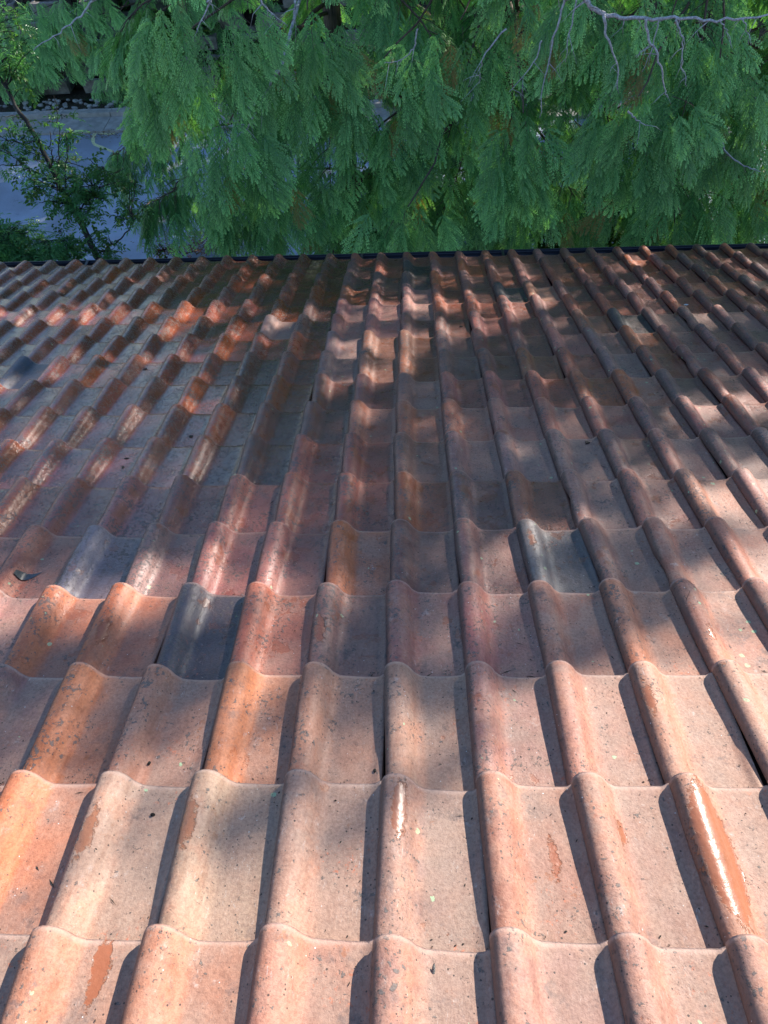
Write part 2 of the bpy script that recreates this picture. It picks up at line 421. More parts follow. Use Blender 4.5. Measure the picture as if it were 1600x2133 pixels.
for vis, k, j, X0, Yn in single:
    c, damp, r = tile_look(k, j)
    me = r.choice(VARI)
    if (k, j) == (4, 4): me = CHIP_L
    if (k, j) in ((4, 3), (-2, 6)): me = CHIP_N
    if (k, j) in ((8, 11), (3, 5), (-6, 7), (7, 9), (-1, 8)): me = CHIP_M
    if (k, j) in ((2, 10), (-5, 12), (5, 6), (-7, 5)): me = CHIP_N
    if not me.materials: me.materials.append(M_TILE)
    o = bpy.data.objects.new('roof_tile', me); COL.objects.link(o); o.parent = house
    o.matrix_world = tile_matrix(k, j, X0, Yn, r)
    o.color = (*c, damp)
    o['wet_patch'] = tuple(float(x) for x in WET.get((k, j), (0., 0., 0.)))
    if (k, j) == (2, 4): o['label'] = 'pale blue-grey tile with a dark slate pan'
    if (k, j) == (-3, 3): o['label'] = 'dark blue-black glazed tile'
    if (k, j) == (-10, 9): o['label'] = 'deep blue tile at the left edge of the photo'
    if (k, j) == (4, 3): o['label'] = 'tile with a cracked and broken nose'
    if (k, j) == (4, 4): o['label'] = 'tile with a piece chipped out of its left edge'
    if (k, j) == (3, 1): o['label'] = 'tile with a long wet shining orange patch'
    TILES[(k, j)] = o

def joined_tiles(items):
    base = []
    for me in VARI:
        nv = len(me.vertices); co = np.empty(nv * 3); me.vertices.foreach_get('co', co)
        base.append((co.reshape(-1, 3), [tuple(p.vertices) for p in me.polygons], [p.use_smooth for p in me.polygons]))
    V = []; F = []; SM = []; T = []; LC = []; SD = []; off = 0
    for vis, k, j, X0, Yn in items:
        c, damp, r = tile_look(k, j)
        co, fs, sm = r.choice(base)
        Mx = np.array(tile_matrix(k, j, X0, Yn, r))
        w_ = co @ Mx[:3, :3].T + Mx[:3, 3]
        V.append(w_); F += [tuple(i + off for i in f) for f in fs]; SM += sm
        T.append(np.tile([*c, damp], (len(co), 1))); LC.append(co); SD.append(np.full(len(co), r.random()))
        off += len(co)
    V = np.concatenate(V)
    me = bpy.data.meshes.new('roof_tiles_mesh'); me.from_pydata(V.tolist(), [], F)
    me.polygons.foreach_set('use_smooth', SM)
    a = me.attributes.new('tint', 'FLOAT_COLOR', 'POINT'); a.data.foreach_set('color', np.concatenate(T).ravel())
    a = me.attributes.new('local', 'FLOAT_VECTOR', 'POINT'); a.data.foreach_set('vector', np.concatenate(LC).ravel())
    a = me.attributes.new('seed', 'FLOAT', 'POINT'); a.data.foreach_set('value', np.concatenate(SD))
    me.update(); return me
o = link('roof_tiles', joined_tiles(rest), M_TILEJ, house); tag(o, kind='stuff')

# crack in the broken tile, tar smear, snail and crumbs lying on the tiles
def on_tile(k, j, a, y, lift=0.0):
    """world point on the top of tile (k, j): a = 0..1 across, y = metres up from the nose"""
    z = np.interp(a, [p[0] for p in PROF], [p[1] for p in PROF]) * W + y / RP * RISE
    return TILES[(k, j)].matrix_world @ Vector((a * W, y, z + lift))
M_DARK = simple('dark_grime', (.03, .028, .028), .8, 60)
def surface_strip(k, j, pts, lift=.0006):
    V = []; F = []
    for i, (a, y, wd_) in enumerate(pts):
        V.append(on_tile(k, j, a, y - wd_, lift)); V.append(on_tile(k, j, a, y + wd_, lift))
    for i in range(len(pts) - 1): F.append((2 * i, 2 * i + 2, 2 * i + 3, 2 * i + 1))
    return V, F
v, f = surface_strip(4, 3, [(.05, -.105, .0003), (.09, -.088, .0012), (.13, -.076, .0007), (.17, -.060, .0014), (.21, -.046, .0009), (.26, -.030, .0022), (.30, -.018, .0015)])
o = link('crack', mesh('crack_mesh', v, f), M_DARK, house)
o['label'] = 'thin dark crack running across the broken tile nose'
# tar smear on the left tile
tm = NT('tar'); P_ = tm.node('ShaderNodeTexCoord').outputs['Object']
tm.surf((.018, .022, .032), .28, tm.bump(tm.noise(P_, 90, 3), .4, .001), .5); M_TAR = tm.m
if (-6, 4) in TILES:
    pts = []
    for i in range(13):
        t = i / 12
        pts.append((.30 + .42 * t, -.245 + .075 * t ** 2, .020 * math.sin(math.pi * min(1, t * 1.25 + .1)) ** .7 * (1 - t * .75) if t < 1 else .0005))
    v, f = surface_strip(-6, 4, [(a, y, abs(w_) + .0005) for a, y, w_ in pts], .0012)
    o = link('tar_patch', mesh('tar_patch_mesh', v, f, True), M_TAR, house)
    o['label'] = 'black smear of tar on a tile at the left edge'

# deck, fascia, gutter, walls
M_DECK = simple('old_roof_boards', (.07, .05, .038), .9, 12)
M_GUT = simple('black_gutter_metal', (.012, .014, .022), .35, 30, .2, .0006, .5)
M_FAS = simple('dark_stained_wood', (.05, .035, .028), .7, 14)
M_WALL = simple('pale_render', (.52, .47, .40), .9, 9, .1, .003)
def roofbox(name, x0, x1, y0, y1, z0, z1, mat):
    v, f = box(x0, x1, y0, y1, z0, z1)
    return link(name, mesh(name, [RM @ Vector(p) for p in v], f), mat, house)
XL, XR = -25.6 * W, 23.9 * W
YB = -6.3 * RP
roofbox('roof_deck', XL + .03, XR - .03, YB, EAVE * RP - .03, -.085, -.045, M_DECK)
roofbox('fascia_board', XL + .02, XR - .02, EAVE * RP - .045, EAVE * RP - .021, -.20, -.035, M_FAS)
v, f = box(XL + .35, XR - .35, -6.0, 4.75, 0.0, 2.78)
link('wall', mesh('wall', v, f), M_WALL, house)
# half round gutter with a rolled front lip
ec = roofp(0, EAVE * RP, 0)
gc = Vector((0, ec.y + .045, ec.z - .030)); gr = .058
V = []; F = []; prof = []
for i in range(13):
    t = math.pi * i / 12; prof.append((-math.cos(t) * gr, -math.sin(t) * gr))
for i in range(7):
    t = math.pi * 2 * i / 7 * .85; prof.append((gr + .008 - math.cos(t) * .008, math.sin(t) * .008))
inner = [(-math.cos(math.pi * i / 12) * (gr - .003), -math.sin(math.pi * i / 12) * (gr - .003) + .001) for i in range(13)][::-1]
prof = prof + inner
xs = [XL + i * (XR - XL) / 24 for i in range(25)]
for x in xs:
    for (a, b) in prof: V.append((x, gc.y + a, gc.z + b + .003 * math.sin(x * .8)))
npf = len(prof)
for i in range(24):
    for q in range(npf):
        F.append((i * npf + q, i * npf + (q + 1) % npf, (i + 1) * npf + (q + 1) % npf, (i + 1) * npf + q))
link('gutter', mesh('gutter', V, F, True), M_GUT, house)
for i in range(9):
    x = XL + .4 + i * 1.18
    v, f = join_lists([box(x, x + .022, gc.y - gr - .004, gc.y - gr - .001, gc.z - .03, gc.z + .02),
                       box(x, x + .022, gc.y - gr, gc.y + gr, gc.z + .007, gc.z + .011)])
    link('gutter_bracket', mesh('gutter_bracket', v, f), M_GUT, house)

# ------------------------------------------------------------------ small things lying on the tiles
def lump(name, k, j, a, y, size, mat, label, cat, squash=.55, seed=0, group=None, lift=.3):
    r = random.Random(seed); V = []; F = []; n, m_ = 9, 6
    for i in range(m_ + 1):
        th = math.pi * i / m_
        for q in range(n):
            ph = 2 * math.pi * q / n
            rr = 1 + r.uniform(-.22, .22)
            V.append((size[0] * rr * math.sin(th) * math.cos(ph), size[1] * rr * math.sin(th) * math.sin(ph), size[2] * math.cos(th) * rr))
    for i in range(m_):
        for q in range(n): F.append((i * n + q, i * n + (q + 1) % n, (i + 1) * n + (q + 1) % n, (i + 1) * n + q))
    o = link(name, mesh(name, V, F, False), mat)
    o.location = on_tile(k, j, a, y, size[2] * lift); o.rotation_euler = (-PITCH, 0, r.uniform(-.6, .6))
    tag(o, label, cat, group); return o
M_SNAIL = simple('snail_shell', (.16, .09, .05), .4, 150)
M_CRUMB = simple('black_moss_crumb', (.022, .022, .018), .9, 200)
M_WHITE = simple('white_droppings', (.62, .66, .68), .7, 200)
def build_insect():
    root = empty('moth', on_tile(0, 0, .52, -.040, .0)); root.rotation_euler = (-PITCH, 0, R(172))
    tag(root, 'small dark speckled moth resting on the bottom centre roof tile', 'insect')
    m = NT('moth_wing'); P = m.node('ShaderNodeTexCoord').outputs['Object']
    m.surf(m.mix(m.rng(m.noise(P, 900, 3, .7), .42, .58), (.02, .02, .018), (.30, .28, .24)), .8); mm = m.m
    V = []; F = []; prof = [(-.0145, .0003), (-.012, .0020), (-.007, .0030), (0, .0034), (.006, .0033), (.010, .0027), (.013, .0012), (.0155, .0003)]
    for (y, w_) in prof:
        for q in range(7):
            t = math.pi * q / 6; V.append((math.cos(t) * w_, y, math.sin(t) * w_ * .8 + .0006))
    for i in range(7):
        for q in range(6): F.append((i * 7 + q, i * 7 + q + 1, (i + 1) * 7 + q + 1, (i + 1) * 7 + q))
    F.append(tuple(range(7))); F.append(tuple(range(49, 56)))
    link('body', mesh('moth_body', V, F, True), mm, root)
    for sx in (-1, 1):
        v, f = tube([(sx * .002, 0, .001), (sx * .0045, .0035, .001), (sx * .007, .007, .0003)], [.0003, .0003, .0002], 4)
        link('leg', mesh('moth_leg', v, f), mm, root)
        v, f = tube([(sx * .0008, -.014, .001), (sx * .002, -.018, .001), (sx * .003, -.021, .0006)], [.0002, .0002, .0001], 4)
        link('antenna', mesh('moth_antenna', v, f), mm, root)
build_insect()
def build_snail():
    root = empty('snail', on_tile(3, 6, .80, -.040, 0)); root.rotation_euler = (-PITCH, 0, .4)
    tag(root, 'small brown snail on a tile right of centre, just below a nose joint', 'snail')
    V = []; F = []
    N = 34
    for i in range(N):
        t = i / (N - 1); ang = t * 2 * math.pi * 2.3; rad = .0008 + .0068 * t; tr = .0008 + .0042 * t
        cx, cy = math.cos(ang) * rad * .75, math.sin(ang) * rad * .75; cz = .006 - .003 * t
        for q in range(6):
            a = 2 * math.pi * q / 6
            V.append((cx + math.cos(ang) * math.cos(a) * tr, cy + math.sin(ang) * math.cos(a) * tr, cz + math.sin(a) * tr))
    for i in range(N - 1):
        for q in range(6): F.append((i * 6 + q, i * 6 + (q + 1) % 6, (i + 1) * 6 + (q + 1) % 6, (i + 1) * 6 + q))
    link('shell', mesh('snail_shell', V, F, True), M_SNAIL, root)
    v, f = tube([(-.010, -.004, .001), (0, -.004, .0016), (.009, -.003, .0016), (.014, -.001, .0012)], [.0008, .003, .0026, .0008], 6)
    link('foot', mesh('snail_foot', v, f, True), M_CRUMB, root)
if (3, 6) in TILES: build_snail()
lump('moss_crumb', -3, 1, .66, -.075, (.0055, .004, .0045), M_CRUMB, 'small grey-brown crumb of dry moss on the third tile from the lower left', 'debris', seed=1)
lump('moss_crumb', -3, 2, .43, -.275, (.0035, .0055, .003), M_CRUMB, 'black moss crumb on the wet orange tile left of centre', 'debris', seed=2)
lump('moss_crumb', -1, 2, .97, -.30, (.004, .006, .003), M_CRUMB, 'dark crumb beside the centre roll in the shadowed gap', 'debris', seed=3)
lump('moss_crumb', -6, 6, .68, -.10, (.011, .007, .0035), M_CRUMB, 'larger of two black moss clumps in a shiny left pan', 'debris', seed=4)
lump('moss_crumb', -6, 6, .72, -.17, (.006, .012, .003), M_CRUMB, 'lower elongated black clump in a shiny left pan', 'debris', seed=5)
lump('moss_crumb', -5, 7, .70, -.22, (.010, .010, .004), M_CRUMB, 'black moss clump two rows above the twin clumps', 'debris', seed=6)
if (-8, 9) in TILES: lump('moss_crumb', -7, 9, .5, -.10, (.013, .010, .004), M_CRUMB, 'black clump in the bright pan near the deep blue tile', 'debris', seed=9)
if (8, 12) in TILES: lump('bird_dropping', 8, 12, .62, -.14, (.016, .012, .002), M_WHITE, 'pale blue-white bird dropping at the far right of the roof', 'dropping', seed=7)
if (0, 11) in TILES: lump('moss_crumb', 1, 11, .80, -.12, (.010, .012, .004), M_CRUMB, 'small dark moss crumb in a shaded pan above centre', 'debris', seed=8)
# conifer needles and scales fallen on the tiles: nobody could count them
def litter():
    r = random.Random(3); V = []; F = []
    keys = list(TILES.keys())
    for i in range(2200):
        k, j = r.choice(keys)
        a = min(.93, max(.05, r.gauss(.72, .2))); y = -r.uniform(.01, RP * .93)
        if i % 3 == 0: a = r.uniform(.46, .95); y = -RP * r.uniform(.90, .965)
        elif i % 3 == 1: a = r.uniform(.84, .95)
        p = on_tile(k, j, a, y, .0009); l = r.uniform(.0012, .005) if r.random() > .06 else r.uniform(.008, .02) * (1.5 if j > 7 else 1.0); w_ = r.uniform(.0008, .0018) * (1.4 if j > 7 else 1.0); an = r.uniform(0, 6.3)
        d = RM.to_3x3() @ Vector((math.cos(an), math.sin(an), 0)); e = RM.to_3x3() @ Vector((-math.sin(an), math.cos(an), 0)); up = RM.to_3x3() @ Vector((0, 0, r.uniform(.0004, .0016)))
        b = len(V); V += [p - d * l, p + e * w_ + up, p + d * l, p - e * w_ + up * .6, ]; F += [(b, b + 3, b + 2, b + 1)]
    return V, F
v, f = litter()
o = link('fallen_scales', mesh('fallen_scales', v, f), M_CRUMB); tag(o, 'tiny dark conifer scales and dirt crumbs scattered over the tiles', 'debris', kind='stuff')

# ------------------------------------------------------------------ ground, road, kerb, bank
gm = NT('soil_and_litter'); P = gm.node('ShaderNodeTexCoord').outputs['Object']
n1 = gm.noise(P, 1.3, 5); n2 = gm.noise(P, 30, 6, .7)
gc_ = gm.mix(gm.rng(n2, .35, .65), (.035, .028, .02), (.11, .085, .055)); gc_ = gm.mix(gm.rng(n1, .5, .62), gc_, (.03, .06, .018))
gm.surf(gc_, .95, gm.bump(n2, 1, .03)); M_SOIL = gm.m
am = NT('asphalt'); P = am.node('ShaderNodeTexCoord').outputs['Object']
n1 = am.noise(P, .9, 4); n2 = am.noise(P, 160, 3, .7); n3 = am.noise(P, 7, 5, .6)
d_, c_ = am.voro(P, 70)
ac = am.mix(am.rng(n2, .3, .7), (.24, .29, .37), (.36, .42, .53)); ac = am.mix(am.rng(n1, .35, .65, 0, .4), ac, (.09, .088, .085))
ac = am.mix(am.rng(n3, .58, .75, 0, .35), ac, (.04, .04, .04)); ac = am.mix(am.math('MULTIPLY', am.math('LESS_THAN', d_, .22), .6), ac, (.25, .25, .25))
am.surf(ac, .8, am.bump(n2, .8, .006)); M_ASPH = am.m
M_CONC = simple('concrete', (.30, .29, .27), .85, 6, .22, .004)
M_CONCD = simple('stained_concrete', (.21, .195, .175), .9, 8, .35, .006)
def grid(x0, x1, y0, y1, nx, ny, hf):
    V = [(x0 + (x1 - x0) * i / nx, y0 + (y1 - y0) * j / ny, 0) for j in range(ny + 1) for i in range(nx + 1)]
    V = [(x, y, hf(x, y)) for x, y, _ in V]
    F = [(j * (nx + 1) + i, j * (nx + 1) + i + 1, (j + 1) * (nx + 1) + i + 1, (j + 1) * (nx + 1) + i) for j in range(ny) for i in range(nx)]
    return V, F
def gh(x, y):
    if y < 8.6: return .10 * math.sin(x * .9) * .3 + .02
    return -.06
v, f = grid(-300, 300, -300, 300, 2, 2, lambda x, y: -.10)
o = link('ground', mesh('ground', v, f), M_SOIL); tag(o, kind='structure')
v, f = grid(-30, 30, 4.4, 8.6, 120, 14, lambda x, y: .02 + .06 * math.sin(x * 1.9 + y) * math.sin(y * 2.2) * (y < 8.4) - .0 * x)
o = link('verge', mesh('verge', v, f, True), M_SOIL); tag(o, kind='structure')
v, f = grid(-60, 60, 8.6, 14.55, 60, 4, lambda x, y: 0.0)
o = link('road', mesh('road', v, f), M_ASPH); tag(o, kind='structure')
m = NT('pale_gravel'); P = m.node('ShaderNodeTexCoord').outputs['Object']; n1 = m.noise(P, 25, 4)
m.surf(m.mix(n1, (.30, .285, .26), (.46, .44, .41)), .9, m.bump(n1, .5, .02)); M_REFL = m.m
v, f = grid(-250, -10.5, 17.4, 280, 2, 2, lambda x, y: -.05)
o = link('gravel_yard', mesh('gravel_yard', v, f), M_REFL); tag(o, kind='structure')  # unseen pale ground added to brighten reflections in the left pans
# far kerb and gutter slabs, each one a part
kerb = empty('kerb', (0, 14.8, 0)); tag(kerb, kind='structure')
kr = random.Random(4)
x = -22.0
kme = {}
while x < 10:
    v, f = box(0, 1.0 - .012, 0, .62, -.1, .045); v2, f2 = box(0, .988, .62, .80, -.1, .13)
    V_, F_ = join_lists([(v, f), (v2, f2)])
    if 'k' not in kme: kme['k'] = mesh('kerb_stone', V_, F_)
    o = link('kerb_stone', kme['k'], M_CONC, kerb); o.location = (x, -.24 + kr.gauss(0, .006), kr.gauss(0, .004)); o.rotation_euler = (0, 0, kr.gauss(0, .004))
    x += 1.0
# rubble strip behind the kerb
def rock(r, c, s):
    V = []; F = []
    n, m_ = 6, 4
    for i in range(m_ + 1):
        th = math.pi * i / m_
        for q in range(n):
            ph = 2 * math.pi * q / n; k_ = r.uniform(.75, 1.2)
            V.append((c[0] + s * k_ * math.sin(th) * math.cos(ph), c[1] + s * k_ * math.sin(th) * math.sin(ph) * .8, c[2] + s * .5 * math.cos(th) * k_))
    for i in range(m_):
        for q in range(n): F.append((i * n + q, i * n + (q + 1) % n, (i + 1) * n + (q + 1) % n, (i + 1) * n + q))
    return V, F
rr_ = random.Random(12)
v, f = join_lists([rock(rr_, (rr_.uniform(-14, 2), rr_.uniform(15.4, 16.0), .05 + rr_.uniform(0, .05)), rr_.uniform(.03, .08)) for _ in range(420)])
o = link('rubble', mesh('rubble', v, f), M_CONC); tag(o, 'pale broken stones along the foot of the far block wall', 'rubble', kind='stuff')
# crib wall of hollow concrete planter blocks, stepped back and staggered
crib = empty('planter_block_wall', (-6, 16.3, 0)); tag(crib, 'stepped wall of hollow concrete planter blocks across the road', 'wall')
def planter_block():
    parts = [box(-.36, .36, 0, .07, 0, .26), box(-.36, -.29, .07, .5, 0, .26), box(.29, .36, .07, .5, 0, .26), box(-.29, .29, .43, .5, 0, .26)]
    v, f = join_lists(parts)
    v = [(x, y - (.05 * (z / .26) if y < .03 else 0), z) for x, y, z in v]
    return mesh('planter_block', v, f)
pb = planter_block(); cr = random.Random(8)
M_LEAFLIT = simple('planter_soil', (.04, .032, .024), 1.0, 30)
for row in range(6):
    for i in range(10):
        x = -3.2 + i * 1.06 + (row % 2) * .53
        o = link('planter_block', pb, M_CONCD, crib); o.location = (x - 1.5, row * .30, row * .262 + .06); o.rotation_euler = (0, 0, cr.gauss(0, .012))
v, f = join_lists([box(-7, 9, .42 + r_ * .30, .55 + r_ * .30, 0, r_ * .262 + .22) for r_ in range(6)])
link('fill', mesh('fill', v, f), M_LEAFLIT, crib)
def bank_h(x, y):
    t = min(1, max(0, (y - 18.2) / 6)); side = 1 / (1 + math.exp(-(x + 7.8) * 1.5))
    return -.09 + (1.75 * side) * (1 if y > 18.1 else 0) + 1.2 * t * side + .08 * math.sin(x * 2 + y)
v, f = grid(-10.5, 60, 16.2, 60, 120, 40, bank_h)
o = link('bank', mesh('bank', v, f, True), M_SOIL); tag(o, kind='structure')
# pale yellow painted stroke on the road
ym = simple('worn_yellow_paint', (.55, .55, .30), .7, 30, .2, .001)
def stroke(pts, w_):
    P = [pxz(a, b, .004) for a, b in pts]; P = wiggle(P, 0, 4); V = []; F = []
    for i, p in enumerate(P):
        d = (P[min(i + 1, len(P) - 1)] - P[max(i - 1, 0)]).normalized(); e = Vector((-d.y, d.x, 0)) * w_ * rnd.uniform(.7, 1.2)
        V += [p + e, p - e]
    for i in range(len(P) - 1): F.append((2 * i, 2 * i + 1, 2 * i + 3, 2 * i + 2))
    return V, F
v, f = stroke([(240, 278), (222, 279), (199, 277), (195, 298), (216, 308), (236, 316)], .035)
o = link('road_marking', mesh('road_marking', v, f), ym); tag(o, kind='structure')

# ------------------------------------------------------------------ foliage prototypes and instancing
def leaf_material(name, base, tip, brown=None, trans=.35, rough=.5):
    m = NT(name)
    P = m.node('ShaderNodeTexCoord').outputs['Object']
    oi = m.node('ShaderNodeObjectInfo').outputs['Random']
    at = m.node('ShaderNodeAttribute', attribute_name='tipness').outputs['Fac']
    c = m.mix(m.rng(m.noise(P, 60, 3, .6, m.math('MULTIPLY', oi, 30.)), .3, .7), base, tuple(x * 1.35 for x in base))
    c = m.mix(m.math('MULTIPLY', m.math('POWER', at, 1.5), .9), c, tip)
    v = m.rng(m.math('FRACT', m.math('MULTIPLY', oi, 17.3)), 0., 1., .72, 1.3, smooth=False)
    c = m.mix(1., c, m.comb(v, v, v), 'MULTIPLY')
    if brown: c = m.mix(m.math('MULTIPLY', m.math('GREATER_THAN', oi, .975), .75), c, brown)
    b = m.surf(c, rough, None, .3)
    t = m.node('ShaderNodeBsdfTranslucent', {'Color': m.mix(1., c, (1.5, 1.7, .7), 'MULTIPLY')})
    mx = m.node('ShaderNodeMixShader', {0: trans}); m.t.links.new(b.outputs[0], mx.inputs[1]); m.t.links.new(t.outputs[0], mx.inputs[2])
    m.t.links.new(mx.outputs[0], m.out.inputs[0]); return m.m
M_THUJA = leaf_material('thuja_scale_leaves', (.058, .185, .056), (.42, .76, .27), (.32, .17, .05), trans=.22, rough=.42)
M_ASH = leaf_material('pinnate_leaf', (.06, .17, .06), (.13, .30, .09), None, .4, .36)
M_BROAD = leaf_material('broad_leaf', (.05, .11, .03), (.10, .19, .05), None, .45, .45)
M_RED = leaf_material('reddish_leaf', (.12, .035, .03), (.16, .06, .03), None, .3, .45)
m = NT('grey_twig_bark'); P = m.node('ShaderNodeTexCoord').outputs['Object']
m.surf(m.mix(m.rng(m.noise(P, 60, 5, .7), .35, .65), (.26, .25, .25), (.56, .55, .55)), .7, m.bump(m.noise(P, 120, 3), .6, .002)); M_TWIG = m.m
m = NT('brown_bark'); P = m.node('ShaderNodeTexCoord').outputs['Object']
nb = m.noise(m.vmath('MULTIPLY', P, (1., 1., .2)), 40, 5, .7)
m.surf(m.mix(m.rng(nb, .35, .65), (.045, .03, .022), (.16, .11, .08)), .9, m.bump(nb, 1, .012)); M_BARK = m.m
m = NT('dark_stem_bark'); P = m.node('ShaderNodeTexCoord').outputs['Object']
nb = m.noise(P, 50, 5, .7)
m.surf(m.mix(m.rng(nb, .45, .75), (.018, .015, .013), (.09, .08, .065)), .8, m.bump(nb, 1, .005)); M_STEM = m.m

M_LIMB = simple('reddish_twig_bark', (.10, .065, .05), .85, 40, .35, .002)
def proto(name, V, F, T, mat):
    me = mesh(name, V, F); me.materials.append(mat)
    a = me.attributes.new('tipness', 'FLOAT', 'POINT'); a.data.foreach_set('value', T); 
    return bpy.data.objects.new(name, me)      # not linked to the scene: only instanced
def frond(seed, L=.42):
    """drooping flat fern-like spray of feathery side sprays: axis along -Z, flat in XZ, facing Y"""
    r = random.Random(seed); V = []; F = []; T = []
    def strip(p, q, w0, w1, t0, t1):
        d = (q - p); n_ = Vector((d.z, 0, -d.x)).normalized()
        b = len(V); V.extend([p + n_ * w0, p - n_ * w0, q - n_ * w1, q + n_ * w1]); T.extend([t0, t0, t1, t1]); F.append((b, b + 1, b + 2, b + 3))
    def scale_leaf(p, dv, ln, w_, t0, t1):
        n_ = Vector((dv.z, 0, -dv.x)).normalized(); mid = p + dv * ln * .6
        b = len(V); V.extend([p, mid - n_ * w_, p + dv * ln, mid + n_ * w_]); T.extend([t0, (t0 + t1) / 2, t1, (t0 + t1) / 2]); F.append((b, b + 1, b + 2, b + 3))
    cur = r.uniform(-.25, .25); A = []
    N = 9
    for i in range(N + 1):
        t = i / N; A.append(Vector((cur * L * t * t * .6, .12 * L * t * t * r.uniform(.8, 1.2), -L * t)))
    for i in range(N): strip(A[i], A[i + 1], .0035 * (1 - i / N) + .0015, .0035 * (1 - (i + 1) / N) + .0015, .1 + .4 * i / N, .1 + .4 * (i + 1) / N)
    for i in range(0, N + 1):
        t = i / N
        for sd_ in ((-1, 1) if i < N else (0,)):
            ll = L * (.60 * (1 - t) ** .8 + .13) * r.uniform(.62, 1.18)
            if i == 0: ll *= .55
            ang = R(r.uniform(28, 50) * (1.15 - .4 * t)) * sd_
            yb = r.uniform(-.22, .22); M_ = 8; B = []
            for q in range(M_ + 1):
                s_ = q / M_; a_ = ang * (1 - .45 * s_)
                B.append((A[i] + Vector((0, 0, -r.uniform(0, .01))) if q == 0 else B[-1] + Vector((math.sin(a_), yb * (1 - s_), -math.cos(a_))) * ll / M_))
            for q in range(0, M_, 2): strip(B[q], B[q + 2], .0034 * (1 - .4 * q / M_), .0028 * (1 - .4 * (q + 2) / M_), .25 * (q / M_) + .1, .3 * (q / M_) + .3)
            for q in range(1, M_ + 1):
                s_ = q / M_
                wl = (.025 * math.sin(math.pi * min(1, s_ * .75 + .22)) ** .8 + .006) * r.uniform(.75, 1.2) * (.6 + ll * 2.2)
                for s2 in ((-1, 1) if q < M_ else (-1, 0, 1)):
                    a2 = ang * (1 - .45 * s_) + R(r.uniform(26, 40)) * s2
                    dv = Vector((math.sin(a2), r.uniform(-.25, .25), -math.cos(a2)))
                    tt = min(1, .15 + .55 * s_ + .2 * t)
                    scale_leaf(B[q], dv, wl, .0042, tt, min(1, tt + .3))
                    if q % 2 and wl > .02:
                        p_ = B[q] + dv * wl * .45; a3 = a2 - R(36) * s2
                        scale_leaf(p_, Vector((math.sin(a3), r.uniform(-.2, .2), -math.cos(a3))), wl * .6, .0036, tt + .05, min(1, tt + .35))
    return proto('thuja_spray', V, F, T, M_THUJA)
FR = [frond(s) for s in (1, 2, 3, 4)]
def leaflet(V, F, T, p, d, up, L, w_, t0, fold=.25):
    d = d.normalized(); s = d.cross(up).normalized(); n_ = s.cross(d)
    b = len(V); m1 = p + d * L * .3; m2 = p + d * L * .68
    V.extend([p, m1 + s * w_ * .85 + n_ * w_ * fold, m2 + s * w_ * .8 + n_ * w_ * fold, p + d * L - n_ * L * .12, m2 - s * w_ * .8 + n_ * w_ * fold, m1 - s * w_ * .85 + n_ * w_ * fold, p + d * L * .5 - n_ * w_ * .1])
    T.extend([t0, t0, t0 + .1, min(1, t0 + .3), t0 + .1, t0, t0])
    F.extend([(b, b + 1, b + 6), (b + 1, b + 2, b + 6), (b + 2, b + 3, b + 6), (b + 3, b + 4, b + 6), (b + 4, b + 5, b + 6), (b + 5, b, b + 6)])
def pinnate(seed, mat, L=.20, pairs=5, lw=.0105, ll=.055):
    r = random.Random(seed); V = []; F = []; T = []
    P = [Vector((0, L * t, -.25 * L * t * t * r.uniform(.6, 1.6))) for t in [i / 6 for i in range(7)]]
    v, f = tube(P, [.0016] * 6 + [.0008], 3); V += v; F += f; T += [.2] * len(v)
    for i in range(pairs):
        t = .28 + .66 * i / pairs
        p = P[0].lerp(P[-1], t); p.z = np.interp(t, [k / 6 for k in range(7)], [q.z for q in P])
        for s in (-1, 1):
            leaflet(V, F, T, p, Vector((s * .9, .55 + r.uniform(-.2, .2), r.uniform(-.45, .05))), Vector((r.uniform(-.2, .2), 0, 1)), ll * r.uniform(.8, 1.15), lw, r.uniform(.1, .5))
    leaflet(V, F, T, P[-1], Vector((0, 1, -.3)), Vector((0, 0, 1)), ll * 1.15, lw, .5)
    return proto('pinnate_leaf', V, F, T, mat)
PIN = [pinnate(s, M_ASH) for s in (1, 2, 3)]
PINR = [pinnate(s, M_RED, .14, 4, .008, .035) for s in (5, 6)]
def sprig(seed, mat, n=9, L=.22, ll=.06, lw=.019):
    r = random.Random(seed); V = []; F = []; T = []
    P = [Vector((r.uniform(-.01, .01), L * i / 5, r.uniform(-.01, .015))) for i in range(6)]
    v, f = tube(P, [.002] * 5 + [.001], 3); V += v; F += f; T += [.2] * len(v)
    for i in range(n):
        t = .15 + .85 * i / (n - 1); p = Vector((0, L * t, 0)); a = i * 2.4
        leaflet(V, F, T, p, Vector((math.cos(a), .6, math.sin(a) * .6 - .2)), Vector((0, .1, 1)), ll * r.uniform(.7, 1.2), lw, r.uniform(0, .6))
    return proto('leafy_sprig', V, F, T, mat)
BR = [sprig(s, M_BROAD) for s in (1, 2, 3)]
BIG = [sprig(s, M_BROAD, 14, .42, .12, .040) for s in (7, 8)]

